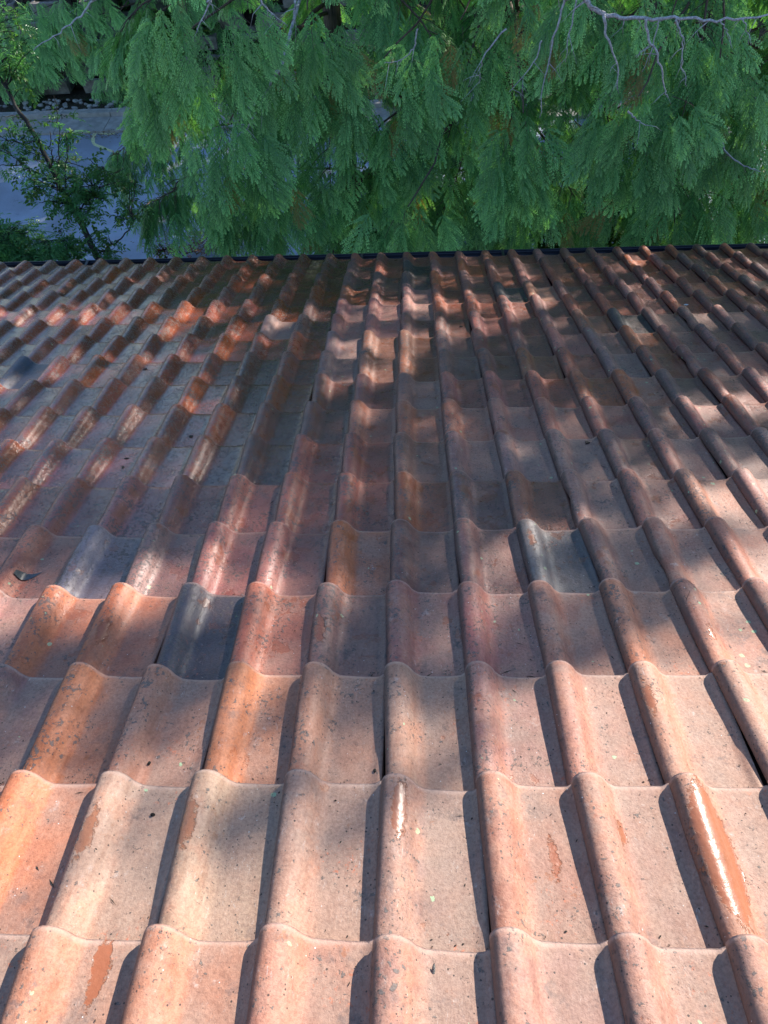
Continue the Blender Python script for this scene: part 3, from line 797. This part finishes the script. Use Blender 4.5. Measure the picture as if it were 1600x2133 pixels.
def scatter_group(protos):
    g = bpy.data.node_groups.new('foliage_instances', 'GeometryNodeTree')
    g.interface.new_socket('Geometry', in_out='INPUT', socket_type='NodeSocketGeometry')
    g.interface.new_socket('Geometry', in_out='OUTPUT', socket_type='NodeSocketGeometry')
    N = g.nodes; Lk = g.links
    gi = N.new('NodeGroupInput'); go = N.new('NodeGroupOutput'); jn = N.new('GeometryNodeJoinGeometry')
    rt = N.new('GeometryNodeInputNamedAttribute'); rt.data_type = 'FLOAT_VECTOR'; rt.inputs[0].default_value = 'turn'
    er = N.new('FunctionNodeEulerToRotation'); Lk.new(rt.outputs[0], er.inputs[0])
    sc = N.new('GeometryNodeInputNamedAttribute'); sc.data_type = 'FLOAT'; sc.inputs[0].default_value = 'size'
    pk = N.new('GeometryNodeInputNamedAttribute'); pk.data_type = 'INT'; pk.inputs[0].default_value = 'pick'
    for i, p in enumerate(protos):
        oi = N.new('GeometryNodeObjectInfo'); oi.inputs['Object'].default_value = p; oi.inputs['As Instance'].default_value = True
        cp = N.new('FunctionNodeCompare'); cp.data_type = 'INT'; cp.operation = 'EQUAL'; cp.inputs[3].default_value = i
        Lk.new(pk.outputs[0], cp.inputs[2])
        ip = N.new('GeometryNodeInstanceOnPoints')
        Lk.new(gi.outputs[0], ip.inputs['Points']); Lk.new(cp.outputs[0], ip.inputs['Selection']); Lk.new(oi.outputs['Geometry'], ip.inputs['Instance'])
        Lk.new(er.outputs[0], ip.inputs['Rotation']); Lk.new(sc.outputs[0], ip.inputs['Scale']); Lk.new(ip.outputs[0], jn.inputs[0])
    Lk.new(jn.outputs[0], go.inputs[0]); return g
GRP = {}
def crown(name, items, protos, parent, kind='stuff'):
    key = tuple(p.name for p in protos)
    if key not in GRP: GRP[key] = scatter_group(protos)
    me = bpy.data.meshes.new(name); n = len(items)
    me.from_pydata([tuple(i[0]) for i in items], [], [])
    a = me.attributes.new('turn', 'FLOAT_VECTOR', 'POINT'); a.data.foreach_set('vector', np.array([tuple(i[1]) for i in items], dtype=float).ravel())
    a = me.attributes.new('size', 'FLOAT', 'POINT'); a.data.foreach_set('value', [i[2] for i in items])
    a = me.attributes.new('pick', 'INT', 'POINT'); a.data.foreach_set('value', [rnd.randrange(len(protos)) for _ in items])
    o = bpy.data.objects.new(name, me); COL.objects.link(o); o.parent = parent
    md = o.modifiers.new('foliage', 'NODES'); md.node_group = GRP[key]
    o['kind'] = kind
    return o
def frame_euler(axis, face):
    """spray frame: -Z along axis, Y facing 'face'"""
    z = -Vector(axis).normalized(); y = Vector(face); y = (y - z * y.dot(z))
    if y.length < 1e-3: y = Vector((1, 0, 0)) - z * z.x
    y.normalize(); x = y.cross(z)
    m_ = Matrix((x, y, z)).transposed(); return m_.to_euler()

# ------------------------------------------------------------------ conifers
def thuja(base, H, R0, label, seed, extra_limbs=(), clusters=(), bare=(), thin=1.0, low=.5, nlimb=66, skip=None):
    r = random.Random(seed)
    root = empty('conifer_tree', (base[0], base[1], 0)); tag(root, label, 'tree', 'conifers in a row beyond the gutter')
    B = Vector((base[0], base[1], 0)); inv = -B
    tp = wiggle([B + Vector((0, 0, -.05)), B + Vector((.05, -.03, H * .3)), B + Vector((-.04, .03, H * .65)), B + Vector((0, 0, H))], .012, 5)
    tr = [.135 * (1 - i / (len(tp) - 1)) ** .8 + .012 for i in range(len(tp))]
    v, f = tube([p + inv for p in tp], tr, 9); link('trunk', mesh('trunk', v, f, True), M_BARK, root)
    wood = []; items = []
    def put(p, out, k=1.0, side=None):
        ax = out * r.uniform(.15, .55) + Vector((0, 0, -1)) * r.uniform(.7, 1.0) + Vector((r.gauss(0, .13), r.gauss(0, .13), 0))
        if side is not None: ax += side * r.uniform(.1, .45)
        fc = out + Vector((r.gauss(0, .3), r.gauss(0, .3), .5))
        items.append((p + inv, frame_euler(ax, fc), k * r.uniform(.5, 1.0)))
    def limb(P, n_tw, R_=.012, k=1.0, t0=.3):
        rads = [R_ * (1 - .8 * i / (len(P) - 1)) for i in range(len(P))]
        wood.append(tube([p + inv for p in P], rads, 5))
        for i in range(n_tw):
            t = t0 + (1 - t0) * (i + r.random() * .6) / n_tw; t = min(.999, t)
            q = t * (len(P) - 1); a = int(q); p = P[a].lerp(P[min(a + 1, len(P) - 1)], q - a)
            d = (P[min(a + 1, len(P) - 1)] - P[a]).normalized()
            s = d.cross(Vector((0, 0, 1)));
            if s.length < .1: s = Vector((1, 0, 0))
            s.normalize(); s *= (1 if i % 2 else -1)
            tl = r.uniform(.12, .34) * (1.1 - .5 * t)
            out = (d + s * .5).normalized()
            e = p + (s * .8 + d * .5).normalized() * tl + Vector((0, 0, -tl * .35))
            wood.append(tube([p + inv, p.lerp(e, .5) + Vector((0, 0, .02)) + inv, e + inv], [.0045, .0035, .002], 4))
            put(e, out, k, s); put(p.lerp(e, .45), out, k, s)
            if r.random() < .45: put(p, out, k * .9)
        put(P[-1], (P[-1] - P[-2]).normalized(), k)
    for i in range(int(nlimb * thin)):
        u = (i + r.random()) / (nlimb * thin); z = low + (H - low - .1) * u
        az = i * 2.39996 + r.uniform(-.3, .3)
        L = (R0 * (1 - (z / H) ** 3) ** .7 + .22) * r.uniform(.8, 1.12)
        if z < 4.0: L *= .40 + .60 * z / 4.0
        d = Vector((math.cos(az), math.sin(az), 0))
        st = B + Vector((0, 0, z))
        if skip and skip(st + d * L): continue
        rise = r.uniform(.05, .35); dr = r.uniform(.45, .8)
        P = [st + d * L * t + Vector((r.gauss(0, .02), r.gauss(0, .02), L * (rise * t - dr * t * t))) for t in (0, .2, .4, .6, .8, 1)]
        limb(P, max(5, int(L / .085)), .010 + .008 * L)
    for pts in extra_limbs: limb(wiggle(pts, .01, 4), max(6, int(len(pts) * 6)), .014, 1.05, .35)
    for (cx, cy, Y, wpx, hpx, n) in clusters:
        top = px(cx, cy, Y)
        hub = B + Vector((0, 0, top.z + .25))
        P = wiggle([hub, hub.lerp(top, .5) + Vector((0, 0, .2)), top], .02, 4)
        wood.append(tube([p + inv for p in P], [.02 * (1 - .7 * i / (len(P) - 1)) for i in range(len(P))], 5))
        for i in range(n):
            v_ = (i + r.random()) / n
            u_ = r.uniform(-.5, .5) * (1 - .35 * v_)
            q = px(cx + wpx * u_, cy + hpx * v_ * .82 + abs(u_) * hpx * .25, Y + r.uniform(-.10, .30) - .14 * (1 - v_))
            items.append((q + inv, frame_euler(Vector((u_ * 1.1 + r.gauss(0, .16), -.18, -1)), Vector((u_ * .8 + r.gauss(0, .3), -1, .45))), r.uniform(.65, 1.05)))
            if i % 9 == 0: wood.append(tube([top.lerp(q, .6) + Vector((0, .05, .03)) + inv, top.lerp(q, .8) + Vector((0, .04, .02)) + inv, q + inv], [.003, .0025, .0015], 4))
    v, f = join_lists(wood)
    tag(link('limbs', mesh('limbs', v, f, True), M_LIMB, root), kind='stuff')
    crown('crown', items, FR, root)
    for pts, Y, r0 in bare:
        P = [px(a, b, Y + (c if len(p_) > 2 else 0)) for p_ in pts for (a, b, c) in [(*p_, 0)[:3]]]
        if r0 > .012:
            P = [B + Vector((0, 0, P[0].z + .5))] + P
        Pw = wiggle(P, .006, 5)
        rads = [r0 * (1 - .72 * i / (len(Pw) - 1)) for i in range(len(Pw))]
        parts = [tube([p + inv for p in Pw], rads, 7)]
        for i in range(5, len(Pw) - 1, 2):   # knots and short dead spurs
            if r.random() < .65:
                d = Vector((r.gauss(0, 1), r.gauss(0, .5), -abs(r.gauss(.6, .5)))).normalized(); ln = r.uniform(.04, .20)
                a = Pw[i]; b_ = a + d * ln * .5 + Vector((0, 0, -.01)); c_ = a + d * ln + Vector((r.gauss(0, .02), 0, -.04))
                parts.append(tube([a + inv, b_ + inv, c_ + inv], [rads[i] * .45 + .001, .0022, .0010], 4))
                if r.random() < .5: parts.append(tube([b_ + inv, b_ + Vector((r.gauss(0, .05), 0, -.07)) + inv], [.0018, .0008], 4))
        v, f = join_lists(parts)
        link('branch', mesh('branch', v, f, True), M_TWIG, root)

thuja((-.75, 8.25), 8.6, 1.55, 'leftmost conifer of the row, its boughs reaching left over the road', 11,
      extra_limbs=[[(-.75, 8.25, 4.6), px(330, -10, 8.4), px(270, 40, 8.5), px(240, 80, 8.5)],
                   [(-.75, 8.25, 3.0), px(400, 270, 7.8), px(300, 290, 7.6), px(235, 320, 7.5)],
                   [(-.75, 8.25, 2.3), px(420, 360, 7.3), px(360, 400, 7.1), px(300, 430, 7.0)]],
      clusters=[(420, -10, 6.55, 330, 290, 75), (480, 250, 6.5, 190, 150, 34), (330, 120, 7.1, 170, 150, 22), (560, 340, 6.9, 240, 170, 36), (640, 20, 6.8, 230, 250, 48), (470, 380, 7.0, 220, 110, 30)],
      bare=[([(590, 120), (575, 150), (552, 200), (535, 235), (512, 268), (470, 300)], 6.55, .016),
            ([(455, -30), (440, 0), (428, 28), (410, 62)], 6.35, .013),
            ([(535, -25), (548, 5), (572, 30), (600, 55)], 6.4, .009),
            ([(215, -30), (198, 0), (160, 40), (125, 68), (70, 105)], 6.9, .013),
            ([(618, -15), (617, 10), (610, 28)], 6.6, .014)],
      skip=lambda p: p.x < -2.0 or (p.x < -1.25 and p.z < 2.7))
thuja((1.05, 8.45), 9.0, 1.6, 'second conifer from the left, drooping sprays over the middle of the gutter', 12,
      clusters=[(850, 430, 6.15, 190, 90, 22), (800, 120, 6.9, 240, 240, 44), (960, 40, 7.0, 260, 230, 40), (720, 330, 7.0, 220, 190, 34), (1090, 235, 6.5, 120, 215, 36), (900, 300, 7.1, 220, 170, 30)],
      bare=[([(870, 60), (862, 100), (835, 125), (800, 132)], 6.7, .008), ([(1055, 60), (1012, 110), (1000, 150), (1000, 175)], 6.7, .008),
            ([(1140, 330), (1195, 325), (1230, 320)], 7.0, .009)])
thuja((3.0, 8.3), 9.9, 1.48, 'third conifer from the left, with long bare silver-grey branches at its top', 13,
      clusters=[(1330, 200, 6.35, 250, 190, 48), (1400, 30, 6.9, 300, 190, 44), (1500, 120, 6.75, 210, 250, 44), (1240, -30, 6.9, 260, 170, 34), (1150, 380, 7.2, 230, 120, 26), (1400, 400, 7.0, 260, 110, 28), (1490, 300, 7.3, 280, 200, 44)],
      bare=[([(1190, -60), (1215, -10), (1240, 20), (1268, 32), (1330, 38), (1400, 38), (1480, 41), (1560, 38), (1640, 22)], 5.93, .021),
            ([(1258, 31), (1265, 75), (1283, 120), (1287, 185)], 5.91, .0118),
            ([(1345, 39), (1352, 80), (1372, 130), (1385, 190), (1392, 203)], 5.90, .0112),
            ([(1373, 41), (1360, 92), (1337, 150)], 5.92, .006), ([(1354, 92), (1325, 120)], 5.90, .005),
            ([(1408, 41), (1420, 80), (1422, 130), (1430, 180)], 5.91, .008),
            ([(1500, 42), (1512, 62), (1518, 82)], 5.91, .005), ([(1545, 40), (1556, 60), (1560, 92)], 5.91, .005),
            ([(1180, -40), (1172, 20), (1150, 90), (1136, 160), (1124, 245)], 6.3, .0115), ([(1206, -30), (1185, 70), (1178, 130)], 6.3, .008),
            ([(1128, 85), (1112, 130), (1060, 192)], 6.4, .007), ([(1308, 232), (1322, 248), (1345, 262)], 5.93, .009),
            ([(1500, 290), (1520, 325), (1550, 345), (1585, 357)], 6.6, .011)])
thuja((4.95, 8.35), 11.0, 1.6, 'fourth conifer from the left, tallest of the row, at the right edge of the photo', 14, nlimb=80, skip=lambda p: 5.3 < p.z < 7.9 and math.sin(p.x * 9 + p.z * 13) > -.72)
thuja((6.35, 8.3), 10.5, 1.3, 'fifth conifer from the left, slimmer, just outside the right edge of the photo', 15, low=1.5)
thuja((7.9, 8.4), 8.5, 1.4, 'last conifer on the right end of the row, shortest of them all', 16, thin=.8, low=1.5)

# ------------------------------------------------------------------ leafy trees and shrubs
def leafy(name, stems, blobs, protos, label, cat, seed, stemmat, group=None, size=1.0, per=9):
    """stems: list of (points, r0, r1); blobs: (centre, radius xyz, twigs)"""
    r = random.Random(seed); base = Vector(stems[0][0][0]); base.z = 0
    root = empty(name, base); tag(root, label, cat, group); inv = -base
    hubs = []
    for i, (pts, r0, r1) in enumerate(stems):
        P = wiggle(pts, .008, 5); hubs += P[len(P) // 4:]
        v, f = tube([p + inv for p in P], [r0 + (r1 - r0) * q / (len(P) - 1) for q in range(len(P))], 8)
        link('trunk' if i == 0 else 'branch', mesh('stem', v, f, True), stemmat, root)
    wood = []; items = []
    for c, rad, n in blobs:
        c = Vector(c)
        for i in range(n):
            while True:
                u = Vector([r.uniform(-1, 1) for _ in range(3)])
                if u.length < 1: break
            e = c + Vector((u.x * rad[0], u.y * rad[1], u.z * rad[2]))
            h = min(hubs, key=lambda q: (q - e).length + (0.3 if q.z > e.z else 0) + r.random() * .15)
            mid = h.lerp(e, .55) + Vector((0, 0, .06 * (e - h).length))
            P = wiggle([h, mid, e], .006, 3)
            if i % 2 == 0 or (h - e).length < .5: wood.append(tube([p + inv for p in P], [.0045 * (1 - .7 * q / (len(P) - 1)) + .001 for q in range(len(P))], 4))
            d = (P[-1] - P[-3]).normalized()
            for q in range(per):
                t = r.random() ** .6; p = P[0].lerp(P[-1], 1 - .45 * (1 - t)) if (h - e).length < .6 else e + Vector([r.gauss(0, .09) for _ in range(3)])
                az = r.uniform(0, 6.283)
                items.append((p + inv, Euler((r.gauss(-.25, .4), r.gauss(0, .3), az)), size * r.uniform(.65, 1.15)))
    if wood:
        v, f = join_lists(wood); tag(link('twigs', mesh('twigs', v, f), stemmat, root), kind='stuff')
    crown('crown', items, protos, root)
    return root
b0 = px(212, 560, 6.35); b0 = Vector((b0.x + .1, b0.y, 0))
LT = [([b0, b0 + Vector((0, 0, 1.3)), px(208, 545, 6.35), px(172, 470, 6.5), px(130, 395, 6.7), px(92, 322, 6.9), px(60, 262, 7.05), px(25, 205, 7.2), px(-60, 60, 7.4)], .037, .016),
      ([px(160, 448, 6.5), px(190, 400, 6.6), px(215, 350, 6.7)], .008, .003),
      ([px(122, 385, 6.7), px(122, 330, 6.7), px(120, 255, 6.8), px(112, 200, 6.8)], .007, .003),
      ([px(108, 345, 6.8), px(107, 310, 6.8), px(104, 274, 6.85)], .007, .004),
      ([px(135, 395, 6.6), px(138, 340, 6.6), px(139, 290, 6.6)], .006, .004),
      ([px(203, 532, 6.4), px(232, 510, 6.4), px(262, 488, 6.4), px(277, 468, 6.4), px(272, 445, 6.4)], .009, .004),
      ([px(152, 545, 6.3), px(140, 510, 6.4), px(122, 478, 6.5)], .007, .003),
      ([px(98, 330, 6.9), px(50, 300, 7.0), px(0, 285, 7.0)], .007, .003),
      ([px(80, 375, 6.8), px(40, 335, 6.8), px(-10, 300, 6.8)], .006, .003)]
LB = [(px(120, 375, 6.65), (.42, .25, .24), 32), (px(60, 340, 6.8), (.34, .25, .20), 13), (px(200, 370, 6.6), (.30, .2, .2), 16), (px(170, 425, 6.5), (.40, .2, .18), 22),
      (px(255, 425, 6.6), (.30, .2, .14), 10), (px(20, 275, 7.0), (.30, .25, .22), 14), (px(130, 250, 6.8), (.16, .12, .16), 6), (px(15, 120, 7.3), (.28, .25, .5), 26),
      (px(160, 505, 6.35), (.40, .15, .12), 24), (px(220, 520, 6.4), (.16, .1, .1), 6), (px(260, 365, 6.9), (.22, .15, .12), 10), (px(20, 30, 7.4), (.25, .2, .3), 14)]
leafy('leaning_tree', LT, LB, PIN + BR[:1], 'slim dark-stemmed tree leaning left, with small pinnate leaves against the road', 'tree', 21, M_STEM, per=4, size=.8)
sb = px(20, 530, 6.3); sb = Vector((sb.x, sb.y, 0))
leafy('leafy_shrub', [([sb, sb + Vector((.05, 0, .8)), px(20, 545, 6.3), px(10, 490, 6.4)], .018, .006), ([sb + Vector((0, 0, .9)), px(90, 540, 6.3), px(110, 505, 6.4)], .012, .004)],
      [(px(15, 490, 6.45), (.32, .2, .15), 20), (px(60, 520, 6.3), (.45, .2, .14), 30), (px(-40, 500, 6.5), (.4, .2, .3), 24), (px(20, 560, 6.3), (.6, .25, .2), 24)], PIN, 'bushy green shrub in the lower left corner just over the gutter', 'shrub', 22, M_STEM, per=7, size=.95)
rb = px(340, 520, 7.2); rb = Vector((rb.x, rb.y, 0))
leafy('red_leaved_twig_shrub', [([rb, rb + Vector((0, 0, .6)), px(345, 540, 7.0), px(330, 500, 7.0), px(318, 470, 7.0)], .008, .003), ([px(350, 560, 7.0), px(375, 535, 7.0)], .006, .002)],
      [(px(340, 515, 7.0), (.13, .1, .08), 12), (px(395, 535, 7.0), (.35, .12, .08), 10)], PINR + BR[:1], 'thin shrub with a few reddish brown leaves below the conifer', 'shrub', 23, M_STEM, per=2, size=.7)
# climbing weeds on the far planter blocks and shrubs behind them
for i, (x, y, z, w_, n, lab) in enumerate([(-5.0, 17.2, .9, .9, 60, 'creeping green plants spilling from the block wall openings'), (-7.4, 16.9, .7, .8, 40, 'low green bush at the left end of the block wall'),
                                 (-3.4, 16.7, .5, .7, 60, 'green weeds covering the right part of the block wall'), (-5.6, 16.1, .12, .35, 16, 'tuft of grass-green weeds on the rubble strip')]):
    leafy('weed_clump', [([(x, y, 0), (x + .05, y, z), (x + .1, y, z + .2)], .02, .01)], [((x, y - .1, z), (w_, .4, .4 if z > .3 else .12), n)], BR, lab, 'plant', 30 + i, M_STEM, 'plants on the far block wall', size=1.1, per=8)
def broad_tree(x, y, z0, H, rad, label, seed, n=150):
    b = Vector((x, y, z0)); r = random.Random(seed)
    stems = [([b, b + Vector((.1, 0, H * .35)), b + Vector((0, .1, H * .85))], .16, .04)]
    for q in range(5):
        a = q * 1.3 + seed; s = b + Vector((0, 0, H * (.3 + .09 * q)))
        stems.append(([s, s + Vector((math.cos(a) * rad * .4, math.sin(a) * rad * .4, .5)), s + Vector((math.cos(a) * rad * .8, math.sin(a) * rad * .8, .9))], .05, .015))
    blobs = [(b + Vector((r.uniform(-.6, .6) * rad, r.uniform(-.5, .5) * rad, H * r.uniform(.35, .9))), (rad * .55, rad * .5, H * .16), n // 9) for _ in range(9)]
    blobs.append((b + Vector((0, 0, H * .15)), (rad * .8, rad * .5, H * .14), n // 6))
    leafy('broadleaf_tree', stems, blobs, BIG, label, 'tree', seed, M_BARK, 'trees across the road', size=1.5, per=9)
thuja((-4.6, 18.2), 6.2, 2.4, 'smaller conifer across the road, its sprays draping over the planter block wall', 51, low=.3, nlimb=90,
      clusters=[(75, -10, 15.9, 260, 170, 110), (175, -20, 16.0, 170, 140, 50), (10, 60, 15.9, 150, 130, 50), (240, 40, 15.8, 110, 180, 50), (60, 110, 15.9, 90, 75, 22)],
      bare=[([(118, 40), (100, 70), (85, 92)], 16.6, .015)])
broad_tree(-1.0, 19.8, 1.6, 9.2, 2.0, 'broadleaf tree across the road hidden mostly behind the leftmost conifer', 42)  # hidden trees, their height raised to keep sun off road and lower boughs
broad_tree(2.2, 19.4, 1.6, 9.6, 2.3, 'broadleaf tree across the road behind the second conifer', 43)
broad_tree(5.6, 19.6, 1.6, 9.8, 2.3, 'broadleaf tree across the road behind the third conifer', 44)
broad_tree(9.2, 19.4, 1.6, 9.6, 2.4, 'broadleaf tree across the road at the far right', 45)
for i, (x, y) in enumerate([(.2, 9.2), (2.2, 9.3), (4.3, 9.2)]):  # shrubs added to close bright gaps and darken the hollow below the boughs
    leafy('understory_shrub', [([(x, y, 0), (x + .05, y, .7), (x + .1, y, 1.3)], .025, .01)], [((x, y, 1.1), (1.1, .4, 1.1), 150)], BR,
          ['low shrub between the second conifer and the road', 'low shrub between the third conifer and the road', 'low shrub between the fourth conifer and the road'][i], 'shrub', 60 + i, M_STEM, 'shrubs under the conifers', size=1.1, per=8)

# ------------------------------------------------------------------ litter on the ground past the gutter
wr = pxz(371, 508, .16)
wrap = empty('plastic_wrapper', wr); tag(wrap, 'crumpled blue plastic wrapper with white stripes lying past the gutter', 'litter')
r = random.Random(2); V = []; F = []
for j in range(7):
    for i in range(9): V.append(((i - 4) * .032, (j - 3) * .03, .05 + r.gauss(0, .016) + .04 * math.cos((i - 4) * .5)))
for j in range(6):
    for i in range(8): F.append((j * 9 + i, j * 9 + i + 1, (j + 1) * 9 + i + 1, (j + 1) * 9 + i))
link('sheet', mesh('wrapper_sheet', V, F), simple('blue_plastic', (.10, .16, .34), .25, 30, .2, .002, .6), wrap)
MW = simple('white_print', (.75, .78, .8), .35, 30, .05, .001)
for q in range(3):
    V2 = []; F2 = []
    for j in range(3, 7): V2 += [(V[j * 9 + 1 + q][0] - .009, V[j * 9 + 1 + q][1], V[j * 9 + 1 + q][2] + .012), (V[j * 9 + 1 + q][0] + .009, V[j * 9 + 1 + q][1], V[j * 9 + 1 + q][2] + .012)]
    for j in range(3): F2.append((2 * j, 2 * j + 1, 2 * j + 3, 2 * j + 2))
    link('stripe', mesh('stripe', V2, F2), MW, wrap)
wrap.scale = (1.1, 1.1, 1.1)
lm = leaf_material('dead_leaves', (.12, .075, .045), (.24, .17, .12), None, .2, .7)
r = random.Random(5); V = []; F = []; T = []
for i in range(1600):
    c = pxz(r.gauss(415, 50), r.uniform(485, 530), .09) if i < 1000 else Vector((r.uniform(-6.4, -2), r.gauss(14.45, .1), .02))
    an = r.uniform(0, 6.3)
    leaflet(V, F, T, Vector((c.x, c.y, c.z + r.uniform(0, .04))), Vector((math.cos(an), math.sin(an), r.uniform(-.2, .3))), Vector((r.gauss(0, .3), r.gauss(0, .3), 1)), r.uniform(.03, .06), .012, r.random() * .6)
me = mesh('leaf_litter', V, F); a = me.attributes.new('tipness', 'FLOAT', 'POINT'); a.data.foreach_set('value', T)
o = link('leaf_litter', me, lm); tag(o, 'brown dead leaves heaped past the gutter and along the far kerb', 'leaves', kind='stuff')
# make empties hold world-built children correctly
bpy.context.view_layer.update()
